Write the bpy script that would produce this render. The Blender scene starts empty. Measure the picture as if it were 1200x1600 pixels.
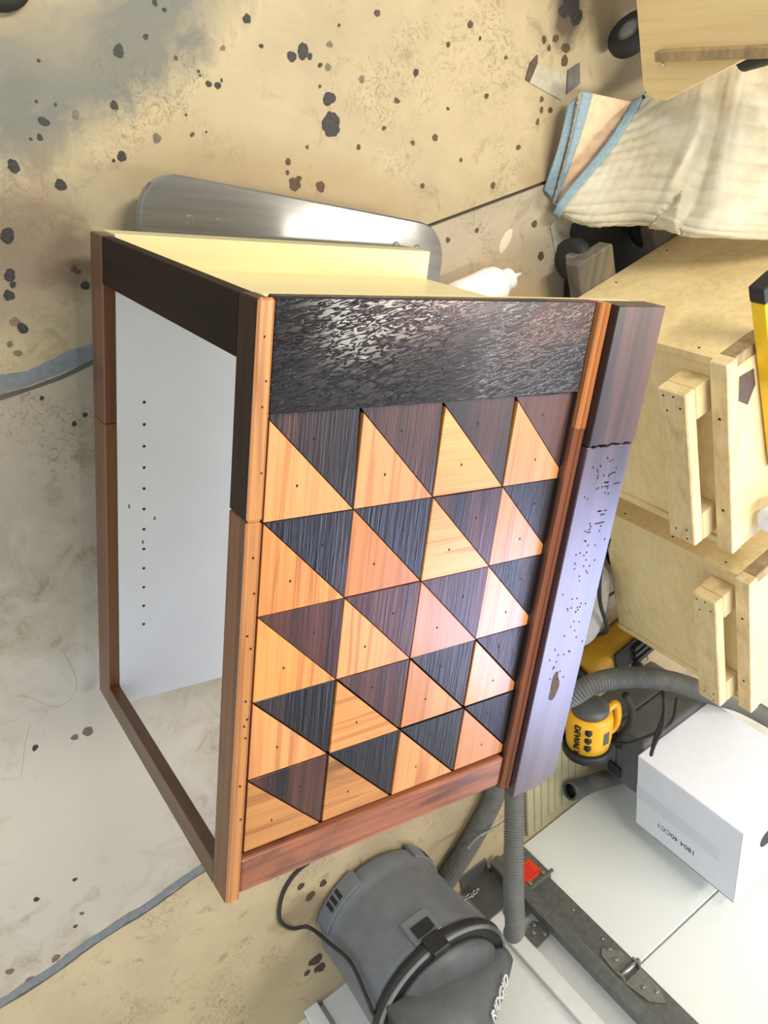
import bpy, bmesh, math, random
from mathutils import Vector, Matrix
from math import sin, cos, pi, radians
random.seed(7)
V = Vector
sc = bpy.context.scene
COL = sc.collection

# ------------------------------------------------------------------ camera
# world: floor z=0; x runs along the cabinet's tall axis, y along its depth (away), z up
R = [[-0.11115644880341802, 0.8199800779537406, 0.5614952498894276],
     [0.9190615183935534, -0.13014842782616953, 0.3720044517778149],
     [0.3781139633728824, 0.5573993707328292, -0.7391452984421245]]
cam = bpy.data.cameras.new('camera'); camo = bpy.data.objects.new('camera', cam); COL.objects.link(camo)
cam.sensor_fit = 'AUTO'; cam.sensor_width = 36.0; cam.lens = 1303.22 / 1600 * 36.0
cam.clip_start = 0.02
M = Matrix.Identity(4)
for i in range(3):
    M[i][0] = R[0][i]; M[i][1] = -R[1][i]; M[i][2] = -R[2][i]
M[0][3], M[1][3], M[2][3] = -0.1431, -0.4162, 1.5225
camo.matrix_world = M
sc.camera = camo

# garage wall frame: P0 = foot of the door stile, ES along the door, NN into the room
P0 = V((2.08, 1.533, 0)); ES = V((-.334, .943, 0)).normalized(); NN = V((-.943, -.334, 0)).normalized()
def D(s, z, off=0.0): return P0 + ES * s + NN * off + V((0, 0, z))

# ------------------------------------------------------------------ world and light
w = bpy.data.worlds.new('world'); sc.world = w; w.use_nodes = True
bg = w.node_tree.nodes['Background']; bg.inputs[0].default_value = (0.84, 0.92, 1.0, 1); bg.inputs[1].default_value = 1.5

def area(name, loc, target, sx, sy, power, col):
    l = bpy.data.lights.new(name, 'AREA'); l.shape = 'RECTANGLE'; l.size = sx; l.size_y = sy
    l.energy = power; l.color = col
    o = bpy.data.objects.new(name, l); COL.objects.link(o)
    o.location = loc; d = V(target) - V(loc)
    o.rotation_euler = d.to_track_quat('-Z', 'Y').to_euler()
    return o
# daylight through the glazed upper section of the garage door
wl = area('window_daylight', D(1.10, 2.26, .05), D(1.10, 2.26, .05) + NN, 1.5, .95, 54, (.50, .57, 1.0))
# two fluorescent ceiling lights (their fixtures are built below)
area('fluorescent_lamp', (.21, 2.03, 2.70), (.21, 2.03, 0), .30, 1.5, 56, (1.0, .92, .80)).rotation_euler = (0, 0, radians(19.5))
area('fluorescent_lamp', (-1.45, .45, 2.70), (-1.45, .45, 0), .26, 1.2, 84, (1.0, .92, .79)).rotation_euler = (0, 0, radians(19.5))
sc.view_settings.view_transform = 'Standard'; sc.view_settings.look = 'None'
sc.view_settings.gamma = 1.0; sc.view_settings.exposure = 0.0
try: sc.view_settings.use_curve_mapping = False
except Exception: pass

# ------------------------------------------------------------------ material helpers
class NT:
    def __init__(s, name):
        s.m = bpy.data.materials.new(name); s.m.use_nodes = True; s.t = s.m.node_tree
        s.b = s.t.nodes['Principled BSDF']
    def n(s, typ, **kw):
        x = s.t.nodes.new(typ)
        for k, v in kw.items(): setattr(x, k, v)
        return x
    def l(s, a, b): s.t.links.new(a, b)
    def set(s, **kw):
        names = {'rough': 'Roughness', 'metal': 'Metallic', 'coat': 'Coat Weight', 'coatr': 'Coat Roughness', 'trans': 'Transmission Weight', 'alpha': 'Alpha', 'spec': 'Specular IOR Level', 'sss': 'Subsurface Weight', 'sheen': 'Sheen Weight'}
        for k, v in kw.items(): s.b.inputs[names[k]].default_value = v
    def ramp(s, fac, stops, interp='LINEAR'):
        r = s.n('ShaderNodeValToRGB'); r.color_ramp.interpolation = interp
        e = r.color_ramp.elements
        while len(e) < len(stops): e.new(0.5)
        for q, (p, c) in zip(e, stops):
            q.position = p; q.color = c if len(c) == 4 else (*c, 1)
        s.l(fac, r.inputs[0]); return r.outputs[0]
    def mix(s, fac, a, b, mode='MIX'):
        x = s.n('ShaderNodeMix', data_type='RGBA', blend_type=mode)
        for i, v in ((0, fac), (6, a), (7, b)):
            if hasattr(v, 'is_linked'): s.l(v, x.inputs[i])
            else: x.inputs[i].default_value = v if i == 0 else ((*v, 1) if len(v) == 3 else v)
        return x.outputs[2]
    def math(s, op, a, b=0.0, c=0.0):
        x = s.n('ShaderNodeMath', operation=op)
        for i, v in enumerate((a, b, c)):
            if hasattr(v, 'is_linked'): s.l(v, x.inputs[i])
            else: x.inputs[i].default_value = v
        return x.outputs[0]
    def noise(s, vec, scale, detail=4, rough=.55, dist=0.0):
        x = s.n('ShaderNodeTexNoise'); x.inputs['Scale'].default_value = scale; x.inputs['Detail'].default_value = detail
        x.inputs['Roughness'].default_value = rough; x.inputs['Distortion'].default_value = dist
        s.l(vec, x.inputs['Vector']); return x.outputs[0]
    def mapv(s, vec, scale=(1, 1, 1), loc=(0, 0, 0), rot=(0, 0, 0)):
        x = s.n('ShaderNodeMapping'); x.inputs['Scale'].default_value = scale; x.inputs['Location'].default_value = loc; x.inputs['Rotation'].default_value = rot
        s.l(vec, x.inputs['Vector']); return x.outputs[0]
    def objvec(s, rnd=True):
        tc = s.n('ShaderNodeTexCoord').outputs['Object']
        if not rnd: return tc
        oi = s.n('ShaderNodeObjectInfo').outputs['Random']
        k = s.math('MULTIPLY', oi, 37.0)
        cv = s.n('ShaderNodeCombineXYZ'); s.l(k, cv.inputs[0]); s.l(s.math('MULTIPLY', oi, 91.0), cv.inputs[1]); s.l(k, cv.inputs[2])
        ad = s.n('ShaderNodeVectorMath', operation='ADD'); s.l(tc, ad.inputs[0]); s.l(cv.outputs[0], ad.inputs[1])
        return ad.outputs[0]
    def bump(s, h, strength=.3, dist=.002):
        x = s.n('ShaderNodeBump'); x.inputs['Strength'].default_value = strength; x.inputs['Distance'].default_value = dist
        s.l(h, x.inputs['Height']); s.l(x.outputs[0], s.b.inputs['Normal']); s.l(x.outputs[0], s.b.inputs['Coat Normal']); return x
    def col(s, c):
        if hasattr(c, 'is_linked'): s.l(c, s.b.inputs['Base Color'])
        else: s.b.inputs['Base Color'].default_value = (*c, 1)

def plain(name, c, rough=.5, metal=0, var=.12, bump=.0, nscale=30, **kw):
    t = NT(name); v = t.objvec(False)
    n = t.noise(v, nscale, 5)
    lo = tuple(max(0, x * (1 - var)) for x in c); hi = tuple(min(1, x * (1 + var)) for x in c)
    t.col(t.ramp(n, [(.3, lo), (.7, hi)])); t.set(rough=rough, metal=metal, **kw)
    if bump: t.bump(n, bump, .002)
    return t.m

def srgb(*c): return tuple(((x / 255) / 12.92 if x / 255 < .04045 else ((x / 255 + .055) / 1.055) ** 2.4) for x in c)

def wood(name, cols, axis=0, fine=130, band=16, char=None, rough=.38, coat=.5, coatr=.18, bump=.35, bdist=.0015, rnd=True, wavy=.0, grainmix=.5):
    """planed or charred timber, grain along axis"""
    t = NT(name); v = t.objvec(rnd)
    sf = [fine] * 3; sf[axis] = fine * .035
    sb = [band] * 3; sb[axis] = band * .08
    nf = t.noise(t.mapv(v, sf), 1, 5, .6, wavy)
    nb = t.noise(t.mapv(v, sb), 1, 3, .5, wavy * .5 + .3)
    f = t.math('ADD', t.math('MULTIPLY', nf, grainmix), t.math('MULTIPLY', nb, 1 - grainmix))
    k = len(cols)
    c = t.ramp(f, [(.32 + .36 * i / max(1, k - 1), q) for i, q in enumerate(cols)])
    h = nf
    if char:
        cc, lo, hi = char
        sc_ = [9] * 3; sc_[axis] = 2.2
        nc = t.noise(t.mapv(v, sc_, (3, 5, 7)), 1, 4, .55, .4)
        msk = t.ramp(nc, [(lo, (0, 0, 0)), (hi, (1, 1, 1))])
        c = t.mix(msk, c, cc)
    t.col(c); t.set(rough=rough, coat=coat, coatr=coatr)
    if bump: t.bump(h, bump, bdist)
    return t.m

# ------------------------------------------------------------------ geometry helpers
def link(name, me, mat, parent=None, smooth=False):
    o = bpy.data.objects.new(name, me); COL.objects.link(o)
    if mat: me.materials.append(mat)
    if parent: o.parent = parent
    if smooth:
        for p in me.polygons: p.use_smooth = True
    return o
def wloc(parent):
    p = V((0, 0, 0))
    while parent: p += parent.location; parent = parent.parent
    return p
def mk(name, bm, mat, parent=None, smooth=False, origin=None):
    """bm is in world coordinates"""
    off = wloc(parent) if parent else (V(origin) if origin is not None else V((0, 0, 0)))
    bmesh.ops.translate(bm, vec=-off, verts=bm.verts)
    bmesh.ops.recalc_face_normals(bm, faces=bm.faces)
    me = bpy.data.meshes.new(name); bm.to_mesh(me); bm.free()
    o = link(name, me, mat, parent, smooth)
    if not parent: o.location = off
    return o
def empty(name, loc, label=None, cat=None, group=None):
    o = bpy.data.objects.new(name, None); COL.objects.link(o); o.location = loc; o.empty_display_size = .05
    if label: tag(o, label, cat, group)
    return o
def tag(o, label=None, cat=None, group=None, kind=None):
    if label: o['label'] = label
    if cat: o['category'] = cat
    if group: o['group'] = group
    if kind: o['kind'] = kind
    return o
WF = (V((0, 0, 0)), V((1, 0, 0)), V((0, 1, 0)), V((0, 0, 1)))
def tf(fr, p): return fr[0] + fr[1] * p[0] + fr[2] * p[1] + fr[3] * p[2]
def add_box(bm, a, b, fr=WF, bev=0.0, seg=1):
    t = bmesh.new()
    c = [(x, y, z) for z in (a[2], b[2]) for y in (a[1], b[1]) for x in (a[0], b[0])]
    vs = [t.verts.new(p) for p in c]
    for f in ((0, 2, 3, 1), (4, 5, 7, 6), (0, 1, 5, 4), (2, 6, 7, 3), (0, 4, 6, 2), (1, 3, 7, 5)): t.faces.new([vs[i] for i in f])
    if bev: bmesh.ops.bevel(t, geom=t.edges[:], offset=bev, segments=seg, affect='EDGES', profile=.5)
    join(bm, t, fr)
def join(bm, t, fr=WF):
    m = {}
    for v in t.verts: m[v] = bm.verts.new(tf(fr, v.co))
    for f in t.faces:
        try: bm.faces.new([m[v] for v in f.verts])
        except ValueError: pass
    t.free()
def box(name, a, b, mat, parent=None, fr=WF, bev=.0015, seg=1, origin=None):
    bm = bmesh.new(); add_box(bm, a, b, fr, bev, seg); return mk(name, bm, mat, parent, origin=origin)
def add_prism(bm, pts, z0, z1, fr=WF, bev=0.0):
    t = bmesh.new()
    lo = [t.verts.new((p[0], p[1], z0)) for p in pts]; hi = [t.verts.new((p[0], p[1], z1)) for p in pts]
    n = len(pts)
    t.faces.new(lo[::-1]); top = t.faces.new(hi)
    for i in range(n): t.faces.new([lo[i], lo[(i + 1) % n], hi[(i + 1) % n], hi[i]])
    bmesh.ops.recalc_face_normals(t, faces=t.faces)
    if bev: bmesh.ops.bevel(t, geom=list(top.edges), offset=bev, segments=1, affect='EDGES')
    join(bm, t, fr)
def prism(name, pts, z0, z1, mat, parent=None, fr=WF, bev=0.0, origin=None):
    bm = bmesh.new(); add_prism(bm, pts, z0, z1, fr, bev); return mk(name, bm, mat, parent, origin=origin)
def crom(P, n):
    P = [V(p) for p in P]; P = [P[0] * 2 - P[1]] + P + [P[-1] * 2 - P[-2]]; out = []
    for i in range(1, len(P) - 2):
        for k in range(n):
            t = k / n; a, b, c, d = P[i - 1:i + 3]
            out.append(.5 * ((2 * b) + (c - a) * t + (2 * a - 5 * b + 4 * c - d) * t * t + (3 * b - a - 3 * c + d) * t ** 3))
    out.append(P[-2]); return out
def resample(P, step):
    out = [P[0]]; acc = 0
    for a, b in zip(P, P[1:]):
        L = (b - a).length; d = step - acc
        while d <= L: out.append(a.lerp(b, d / L)); d += step
        acc = (acc + L) % step if d != step else acc + L
        acc = L - (d - step)
    return out
def sweep(bm, P, rad, seg=12, cap=True):
    """rad: number or list or function(i)"""
    rings = []; N = len(P); up = None
    for i, p in enumerate(P):
        tan = (P[min(i + 1, N - 1)] - P[max(i - 1, 0)])
        if tan.length < 1e-9: tan = V((0, 0, 1))
        tan.normalize()
        if up is None: up = tan.orthogonal().normalized()
        up = (up - tan * up.dot(tan))
        if up.length < 1e-6: up = tan.orthogonal()
        up.normalize(); sd = tan.cross(up)
        r = rad(i) if callable(rad) else (rad[i] if isinstance(rad, (list, tuple)) else rad)
        rings.append([bm.verts.new(p + (up * cos(2 * pi * k / seg) + sd * sin(2 * pi * k / seg)) * r) for k in range(seg)])
    for a, b in zip(rings, rings[1:]):
        for k in range(seg): bm.faces.new([a[k], a[(k + 1) % seg], b[(k + 1) % seg], b[k]])
    if cap: bm.faces.new(rings[0][::-1]); bm.faces.new(rings[-1])
def tube(name, pts, r, mat, parent=None, seg=8, n=8, origin=None, smooth=True):
    bm = bmesh.new(); sweep(bm, crom(pts, n) if len(pts) > 2 else [V(p) for p in pts], r, seg); return mk(name, bm, mat, parent, smooth, origin)
def hose(name, pts, r, mat, parent=None, pitch=.0085, seg=18, origin=None):
    P = resample(crom(pts, 40), pitch / 4); prof = (0, .0030, .0030, 0.0)
    bm = bmesh.new(); sweep(bm, P, lambda i: r - .003 + prof[i % 4], seg); return mk(name, bm, mat, parent, False, origin)
def lathe(bm, prof, c, axis=V((0, 0, 1)), seg=32, cap=True):
    """prof list of (r, h)"""
    axis = axis.normalized(); u = axis.orthogonal().normalized(); w_ = axis.cross(u); rings = []
    for r, h in prof: rings.append([bm.verts.new(V(c) + axis * h + (u * cos(2 * pi * k / seg) + w_ * sin(2 * pi * k / seg)) * max(r, 1e-5)) for k in range(seg)])
    for a, b in zip(rings, rings[1:]):
        for k in range(seg): bm.faces.new([a[k], a[(k + 1) % seg], b[(k + 1) % seg], b[k]])
    if cap: bm.faces.new(rings[0][::-1]); bm.faces.new(rings[-1])
def turned(name, prof, c, mat, parent=None, axis=V((0, 0, 1)), seg=32, smooth=True, origin=None):
    bm = bmesh.new(); lathe(bm, prof, c, axis, seg); return mk(name, bm, mat, parent, smooth, origin)
def text(name, body, size, mat, parent, mw, extrude=.0003, shear=0.0):
    cu = bpy.data.curves.new(name, 'FONT'); cu.body = body; cu.size = size; cu.extrude = extrude; cu.align_x = 'CENTER'; cu.align_y = 'CENTER'; cu.shear = shear
    tmp = bpy.data.objects.new(name, cu); COL.objects.link(tmp)
    dg = bpy.context.evaluated_depsgraph_get(); me = bpy.data.meshes.new_from_object(tmp.evaluated_get(dg))
    COL.objects.unlink(tmp); bpy.data.objects.remove(tmp)
    me.transform(mw); me.transform(Matrix.Translation(-wloc(parent)))
    me.materials.clear(); return link(name, me, mat, parent)
def frame_m(o, ex, ey):
    ez = ex.cross(ey); m = Matrix.Identity(4)
    for i in range(3): m[i][0] = ex[i]; m[i][1] = ey[i]; m[i][2] = ez[i]; m[i][3] = o[i]
    return m
def splat(cx, cy, r, z, k=30, jag=.28, asp=1.0, rot=0.0):
    hs = [(n, random.random() * 6.3, jag * random.uniform(.2, 1) / n ** .6) for n in (2, 3, 5, 8, 11)]; pts = []
    for i in range(k):
        a = 2 * pi * i / k
        q = r * (1 + sum(h * sin(n * a + p) for n, p, h in hs) * .55)
        x, y = q * cos(a), q * sin(a) * asp
        pts.append((cx + x * cos(rot) - y * sin(rot), cy + x * sin(rot) + y * cos(rot)))
    return pts

# ------------------------------------------------------------------ materials
def concrete(name, c, blot, patches=()):
    t = NT(name); g = t.n('ShaderNodeNewGeometry').outputs['Position']
    n1 = t.noise(g, 3.2, 5, .6, .3); n2 = t.noise(g, 13, 6, .65, .8); n3 = t.noise(g, 95, 3, .6)
    base = t.ramp(n1, [(.3, tuple(x * .80 for x in c)), (.55, c), (.75, tuple(min(1, x * 1.09) for x in c))])
    m2 = t.ramp(n2, [(.57, (0, 0, 0)), (.68, (1, 1, 1))])
    base = t.mix(t.math('MULTIPLY', m2, .62), base, blot)
    m3 = t.ramp(n3, [(.66, (0, 0, 0)), (.73, (1, 1, 1))])
    base = t.mix(t.math('MULTIPLY', m3, .35), base, tuple(x * .45 for x in blot))
    nl = t.noise(g, 26, 4, .6, 2.2)                       # worm-like scuffs
    ml = t.ramp(nl, [(.478, (0, 0, 0)), (.497, (1, 1, 1)), (.503, (1, 1, 1)), (.522, (0, 0, 0))])
    nm = t.ramp(t.noise(g, 4.1, 2), [(.5, (0, 0, 0)), (.62, (1, 1, 1))])
    base = t.mix(t.math('MULTIPLY', t.math('MULTIPLY', ml, nm), .75), base, tuple(x * .5 for x in blot))
    for (px, py, rx, ry, rot, pc, st) in patches:
        mp = t.n('ShaderNodeMapping', vector_type='TEXTURE')
        mp.inputs['Location'].default_value = (px, py, 0); mp.inputs['Rotation'].default_value = (0, 0, rot); mp.inputs['Scale'].default_value = (rx, ry, 1)
        t.l(g, mp.inputs['Vector'])
        ln = t.n('ShaderNodeVectorMath', operation='LENGTH'); t.l(mp.outputs[0], ln.inputs[0])
        q = t.math('ADD', ln.outputs['Value'], t.math('MULTIPLY', t.math('SUBTRACT', n2, .5), 1.3))
        msk = t.ramp(q, [(.45, (1, 1, 1)), (1.0, (0, 0, 0))])
        base = t.mix(t.math('MULTIPLY', msk, st), base, pc)
    t.col(base); t.set(rough=.62, spec=.35)
    t.bump(t.math('ADD', n2, t.math('MULTIPLY', n3, .4)), .12, .002)
    return t.m
BR = srgb(128, 105, 78)
m_slabA = concrete('concrete_ochre', srgb(176, 162, 130), srgb(140, 124, 95), [
    (-.27, .07, .34, .12, radians(127), srgb(96, 102, 98), .85), (-.20, -.10, .16, .12, radians(120), srgb(108, 110, 104), .7), (-.33, -.02, .14, .1, 0, srgb(150, 140, 118), .5),
    (.03, -.05, .12, .10, 0, srgb(118, 98, 80), .7), (.09, -.12, .14, .14, 0, srgb(126, 112, 96), .65), (.07, .0, .08, .07, 0, srgb(98, 78, 62), .55), (-.50, 1.07, .09, .06, 0, srgb(72, 60, 52), .85), (-.05, 1.12, .3, .1, .3, srgb(140, 118, 88), .6),
    (-.08, .45, .5, .1, 1.5, srgb(164, 140, 102), .5)])
m_slabB = concrete('concrete_grey', srgb(170, 159, 138), srgb(136, 125, 106), [(.55, -.18, .3, .25, 0, srgb(166, 160, 150), .6), (1.25, .0, .75, .45, 0, srgb(196, 189, 174), .85), (.18, .98, .2, .25, 0, srgb(196, 168, 122), .7)])  # the large pale patch paints brighter light on the slab into its colour
m_slabC = concrete('concrete_buff', srgb(190, 174, 140), srgb(140, 124, 94), [(1.9, .62, .09, .12, 0, srgb(118, 106, 88), .7)])
m_seal = plain('joint_sealant', srgb(118, 124, 128), .5, 0, .15, .3, 60)
m_sealdark = plain('joint_shadow', srgb(88, 86, 80), .9)
m_stain = plain('dark_paint_spot', srgb(52, 50, 48), .7, 0, .4, .2, 160)
m_stain2 = plain('faded_spot', srgb(110, 100, 86), .75, 0, .25, .1, 120)
m_stain3 = plain('brown_spot', srgb(84, 64, 48), .7, 0, .3, .2, 120)
m_white = plain('white_paint', srgb(226, 228, 226), .45, 0, .03)
m_wallw = plain('wall_paint', srgb(214, 212, 204), .8, 0, .03)
m_ceil = plain('ceiling_paint', srgb(150, 146, 138), .9, 0, .06)
m_doorw = plain('door_skin', srgb(236, 240, 236), .42, 0, .02, .04, 400)
m_galv = plain('galvanised_steel', srgb(136, 138, 132), .42, .4, .18, .05, 50)
m_galvd = plain('dull_steel', srgb(106, 108, 104), .5, .3, .2, .05, 50)
m_bolt = plain('zinc_bolt', srgb(176, 178, 174), .3, .9, .1)
m_red = plain('red_label', srgb(240, 62, 36), .5, 0, .05)
m_black = plain('black_plastic', srgb(30, 31, 33), .5, 0, .25, .05, 80)
m_rubber = plain('dark_rubber', srgb(40, 40, 42), .6, 0, .3, .08, 60)
m_hose = plain('grey_hose', srgb(100, 101, 97), .5, 0, .15)
m_vac = plain('dusty_grey_plastic', srgb(108, 112, 118), .5, 0, .10, .04, 25)
m_vacd = plain('dark_grey_plastic', srgb(82, 84, 84), .45, 0, .15, .04, 25)
m_vacl = plain('light_grey_rim', srgb(128, 129, 126), .5, 0, .1)
m_yel = plain('tool_yellow', srgb(232, 176, 30), .38, 0, .06)
m_yeld = plain('tool_yellow_dusty', srgb(196, 150, 34), .5, 0, .12)
m_lev = plain('level_yellow', srgb(246, 200, 34), .32, 0, .04)
m_pap = plain('white_card', srgb(236, 241, 252), .7, 0, .02)
m_ink = plain('black_ink', srgb(40, 44, 60), .7, 0, .05)
m_bot = plain('white_bottle_plastic', srgb(246, 246, 244), .3, 0, .01)
m_bin = plain('grey_case_plastic', srgb(92, 95, 98), .5, 0, .1)
m_beige = plain('beige_paint', srgb(176, 172, 140), .6, 0, .1, .1, 30)
m_tape1 = plain('tape_pale', srgb(168, 164, 146), .6, 0, .15, .1, 60)
m_tape2 = plain('tape_dark', srgb(96, 94, 92), .5, 0, .2, .1, 60)
m_tape3 = plain('tape_brown', srgb(78, 62, 52), .6, 0, .3, .1, 90)
m_silver = plain('screw_head', srgb(225, 222, 212), .3, .8, .05)
m_hole = plain('screw_hole', srgb(36, 26, 18), .9, 0, .3)
m_letter = plain('white_lettering', srgb(232, 232, 230), .5, 0, .02)
m_cloth = plain('grey_white_cloth', srgb(190, 188, 178), .9, 0, .12, .3, 40)
m_blue = plain('blue_binding', srgb(136, 160, 172), .9, 0, .15, .5, 220)
m_dolly = None
def quilt():
    t = NT('cream_quilt'); v = t.objvec(False)
    n = t.noise(v, 7, 5, .6); n2 = t.noise(v, 120, 3)
    t.col(t.ramp(n, [(.3, srgb(170, 160, 134)), (.5, srgb(200, 192, 168)), (.7, srgb(214, 208, 190))])); t.set(rough=.9)
    t.bump(n2, .25, .002); return t.m
m_quilt = quilt()
m_pink = plain('peach_quilt', srgb(222, 190, 158), .9, 0, .1, .3, 60)
# timber
m_ply = wood('birch_ply', [srgb(216, 186, 134), srgb(232, 206, 154), srgb(238, 216, 168)], 2, 90, 6, None, .5, .15, .3, .08, .0006)
m_plyx = wood('pale_yellow_ply', [srgb(212, 198, 146), srgb(224, 211, 160), srgb(230, 219, 172)], 1, 60, 5, None, .45, .2, .3, .05, .0005)
m_crate = wood('crate_ply', [srgb(206, 180, 128), srgb(226, 203, 150), srgb(236, 216, 166)], 0, 60, 6, None, .55, .1, .3, .1, .0008)
m_pine = wood('pine_strip', [srgb(196, 170, 120), srgb(222, 198, 148), srgb(234, 214, 170)], 0, 80, 26, None, .55, .1, .3, .15, .0008)
m_pineg = wood('weathered_pine', [srgb(120, 104, 78), srgb(160, 138, 102), srgb(186, 162, 122)], 0, 80, 20, None, .65, .0, .3, .2, .001)
m_plank = wood('grey_painted_plank', [srgb(84, 80, 72), srgb(108, 102, 90), srgb(146, 132, 106)], 0, 40, 7, None, .7, 0, .3, .2, .001)
m_dolly = wood('worn_grey_board', [srgb(66, 66, 64), srgb(84, 84, 82), srgb(104, 104, 102)], 1, 50, 5, None, .34, .9, .12, .06, .0006, rnd=False)
def rings(name, base, dark, axis, band=60, fine=170, char=None, rough=.34, coat=.45, coatr=.16, bump=.3, bdist=.0006, spec=.5):
    """softwood with darker growth-ring lines"""
    t = NT(name); v = t.objvec(True)
    sb = [band] * 3; sb[axis] = band * .03
    sf = [fine] * 3; sf[axis] = fine * .03
    sl = [7] * 3; sl[axis] = 1.2
    nb = t.noise(t.mapv(v, sb), 1, 2, .45, .5); nf = t.noise(t.mapv(v, sf), 1, 4, .6); nl = t.noise(t.mapv(v, sl), 1, 3, .5, .3)
    hi = tuple(min(1, x * 1.16) for x in base); mid = tuple((x + y) / 2 for x, y in zip(base, dark))
    c = t.ramp(nl, [(.3, mid), (.48, base), (.7, hi)])
    lines = t.ramp(nb, [(.40, (0, 0, 0)), (.56, (.15, .15, .15)), (.63, (1, 1, 1)), (.68, (.2, .2, .2))])
    c = t.mix(t.math('MULTIPLY', lines, .75), c, dark)
    c = t.mix(t.math('MULTIPLY', t.ramp(nf, [(.45, (0, 0, 0)), (.7, (1, 1, 1))]), .35), c, dark)
    if char:
        cc, lo, hi_ = char; s9 = [11] * 3; s9[axis] = 2.6
        msk = t.ramp(t.noise(t.mapv(v, s9, (3, 5, 7)), 1, 5, .6, .5), [(lo, (0, 0, 0)), (hi_, (1, 1, 1))]); c = t.mix(msk, c, cc)
    oi = t.n('ShaderNodeObjectInfo').outputs['Random']
    c = t.mix(t.ramp(oi, [(0, (0, 0, 0)), (.55, (.1, .1, .1)), (1, (.55, .55, .55))]), c, dark)
    t.col(c); t.set(rough=rough, coat=coat, coatr=coatr, spec=spec); t.bump(t.math('ADD', nf, nb), bump, bdist); return t.m
def charred(name, c0, c1, c2, axis, lines=210, patch=(8, 1.6), wav=0.0, rough=.4, coat=.35, coatr=.2, bump=1.0, bdist=.0011, ratio=.045, lo=.42, hi=.58, spec=.35, fade=None, rot=0.0):
    """scorched, wire-brushed softwood: black to red-brown with raised grain"""
    t = NT(name); v = t.objvec(True)
    if rot: v = t.mapv(v, rot=(0, 0, rot))
    sl = [lines] * 3; sl[axis] = lines * ratio
    sp = [patch[0]] * 3; sp[axis] = patch[1]
    s2 = [lines * .3] * 3; s2[axis] = lines * .3 * ratio
    nl = t.noise(t.mapv(v, sl), 1, 3, .55, wav); np_ = t.noise(t.mapv(v, sp), 1, 3, .5, .4); n2 = t.noise(t.mapv(v, s2, (2, 3, 4)), 1, 3, .5, wav)
    c = t.ramp(np_, [(lo, c0), ((lo + hi) / 2, c1), (hi, c2)])
    c = t.mix(t.math('MULTIPLY', t.ramp(n2, [(.42, (0, 0, 0)), (.62, (1, 1, 1))]), .55), c, tuple(x * .45 for x in c0))
    c = t.mix(t.math('MULTIPLY', t.ramp(nl, [(.5, (0, 0, 0)), (.72, (1, 1, 1))]), .4), c, tuple(min(1, x * 1.7) for x in c1))
    hgt = t.math('ADD', nl, t.math('MULTIPLY', n2, .8))
    if fade:                                              # deep wire-brushed relief at one end of the board
        sx = t.n('ShaderNodeSeparateXYZ'); t.l(t.objvec(False), sx.inputs[0])
        g = t.math('ADD', t.math('MULTIPLY', t.math('SUBTRACT', sx.outputs[axis], fade[0]), 1 / (fade[1] - fade[0])), t.math('MULTIPLY', t.math('SUBTRACT', np_, .5), 1.6))
        k = t.ramp(g, [(.25, (1, 1, 1)), (.8, (.06, .06, .06))])
        hgt = t.math('MULTIPLY', t.ramp(nl, [(.46, (0, 0, 0)), (.62, (1, 1, 1))]), k)
        c = t.mix(t.ramp(g, [(.3, (0, 0, 0)), (.8, (1, 1, 1))]), tuple(x * .8 for x in c0), c)
    t.col(c); t.set(rough=rough, coat=coat, coatr=coatr, spec=spec); t.bump(hgt, bump, bdist); return t.m
m_light = [rings('oiled_pine_a', srgb(230, 156, 86), srgb(166, 98, 48), 0, 75),
           rings('oiled_pine_b', srgb(228, 160, 98), srgb(172, 106, 60), 0, 55),
           rings('oiled_pine_cross', srgb(232, 162, 90), srgb(170, 104, 52), 1, 70),
           rings('oiled_pine_charred', srgb(212, 148, 80), srgb(140, 86, 42), 1, 60, 150, (srgb(58, 38, 24), .56, .70))]
m_dark = [charred('charred_pine_a', srgb(26, 23, 24), srgb(50, 37, 34), srgb(78, 50, 42), 0, 230),
          charred('charred_pine_b', srgb(30, 28, 31), srgb(66, 40, 35), srgb(88, 54, 46), 0, 170, (9, 1.2), bump=.7, bdist=.0008, lo=.36, hi=.50),
          charred('charred_pine_c', srgb(22, 23, 26), srgb(36, 33, 35), srgb(60, 46, 43), 0, 260)]
m_rail = charred('charred_rail', srgb(16, 15, 17), srgb(34, 25, 25), srgb(74, 42, 34), 1, 205, (6, 2.0), 1.3, .42, .5, .14, 1.0, .0022, .20, .36, .52, .2, (-.26, .06), -.22)
m_wide1 = charred('charred_cap', srgb(34, 27, 30), srgb(58, 42, 44), srgb(92, 60, 50), 0, 120, (10, .8), 0, .36, .5, .2, .5, .0008)
m_wide2 = charred('worm_eaten_cap', srgb(38, 33, 42), srgb(70, 50, 56), srgb(84, 62, 66), 0, 120, (9, .7), 0, .36, 1.0, .26, .3, .0004)
m_mould = rings('orange_moulding', srgb(206, 132, 66), srgb(140, 78, 34), 0, 60)
m_mouldd = rings('brown_moulding', srgb(150, 84, 48), srgb(96, 48, 28), 0, 60)
m_grooveshade = rings('groove_shade', srgb(52, 36, 28), srgb(30, 22, 18), 0, 60)  # dark colour for the shade painted into the groove
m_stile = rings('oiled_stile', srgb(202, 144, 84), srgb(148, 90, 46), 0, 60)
m_stiled = rings('dark_stile', srgb(44, 27, 20), srgb(26, 17, 13), 0, 60, coat=.0, spec=.2)  # front of the upper stile, with shade put into the dark colour
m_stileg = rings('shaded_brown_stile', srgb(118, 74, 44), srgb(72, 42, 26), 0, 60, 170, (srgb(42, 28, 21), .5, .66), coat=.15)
m_stilem = rings('mid_stile', srgb(92, 56, 34), srgb(62, 36, 22), 0, 60, coat=.15)
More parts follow.
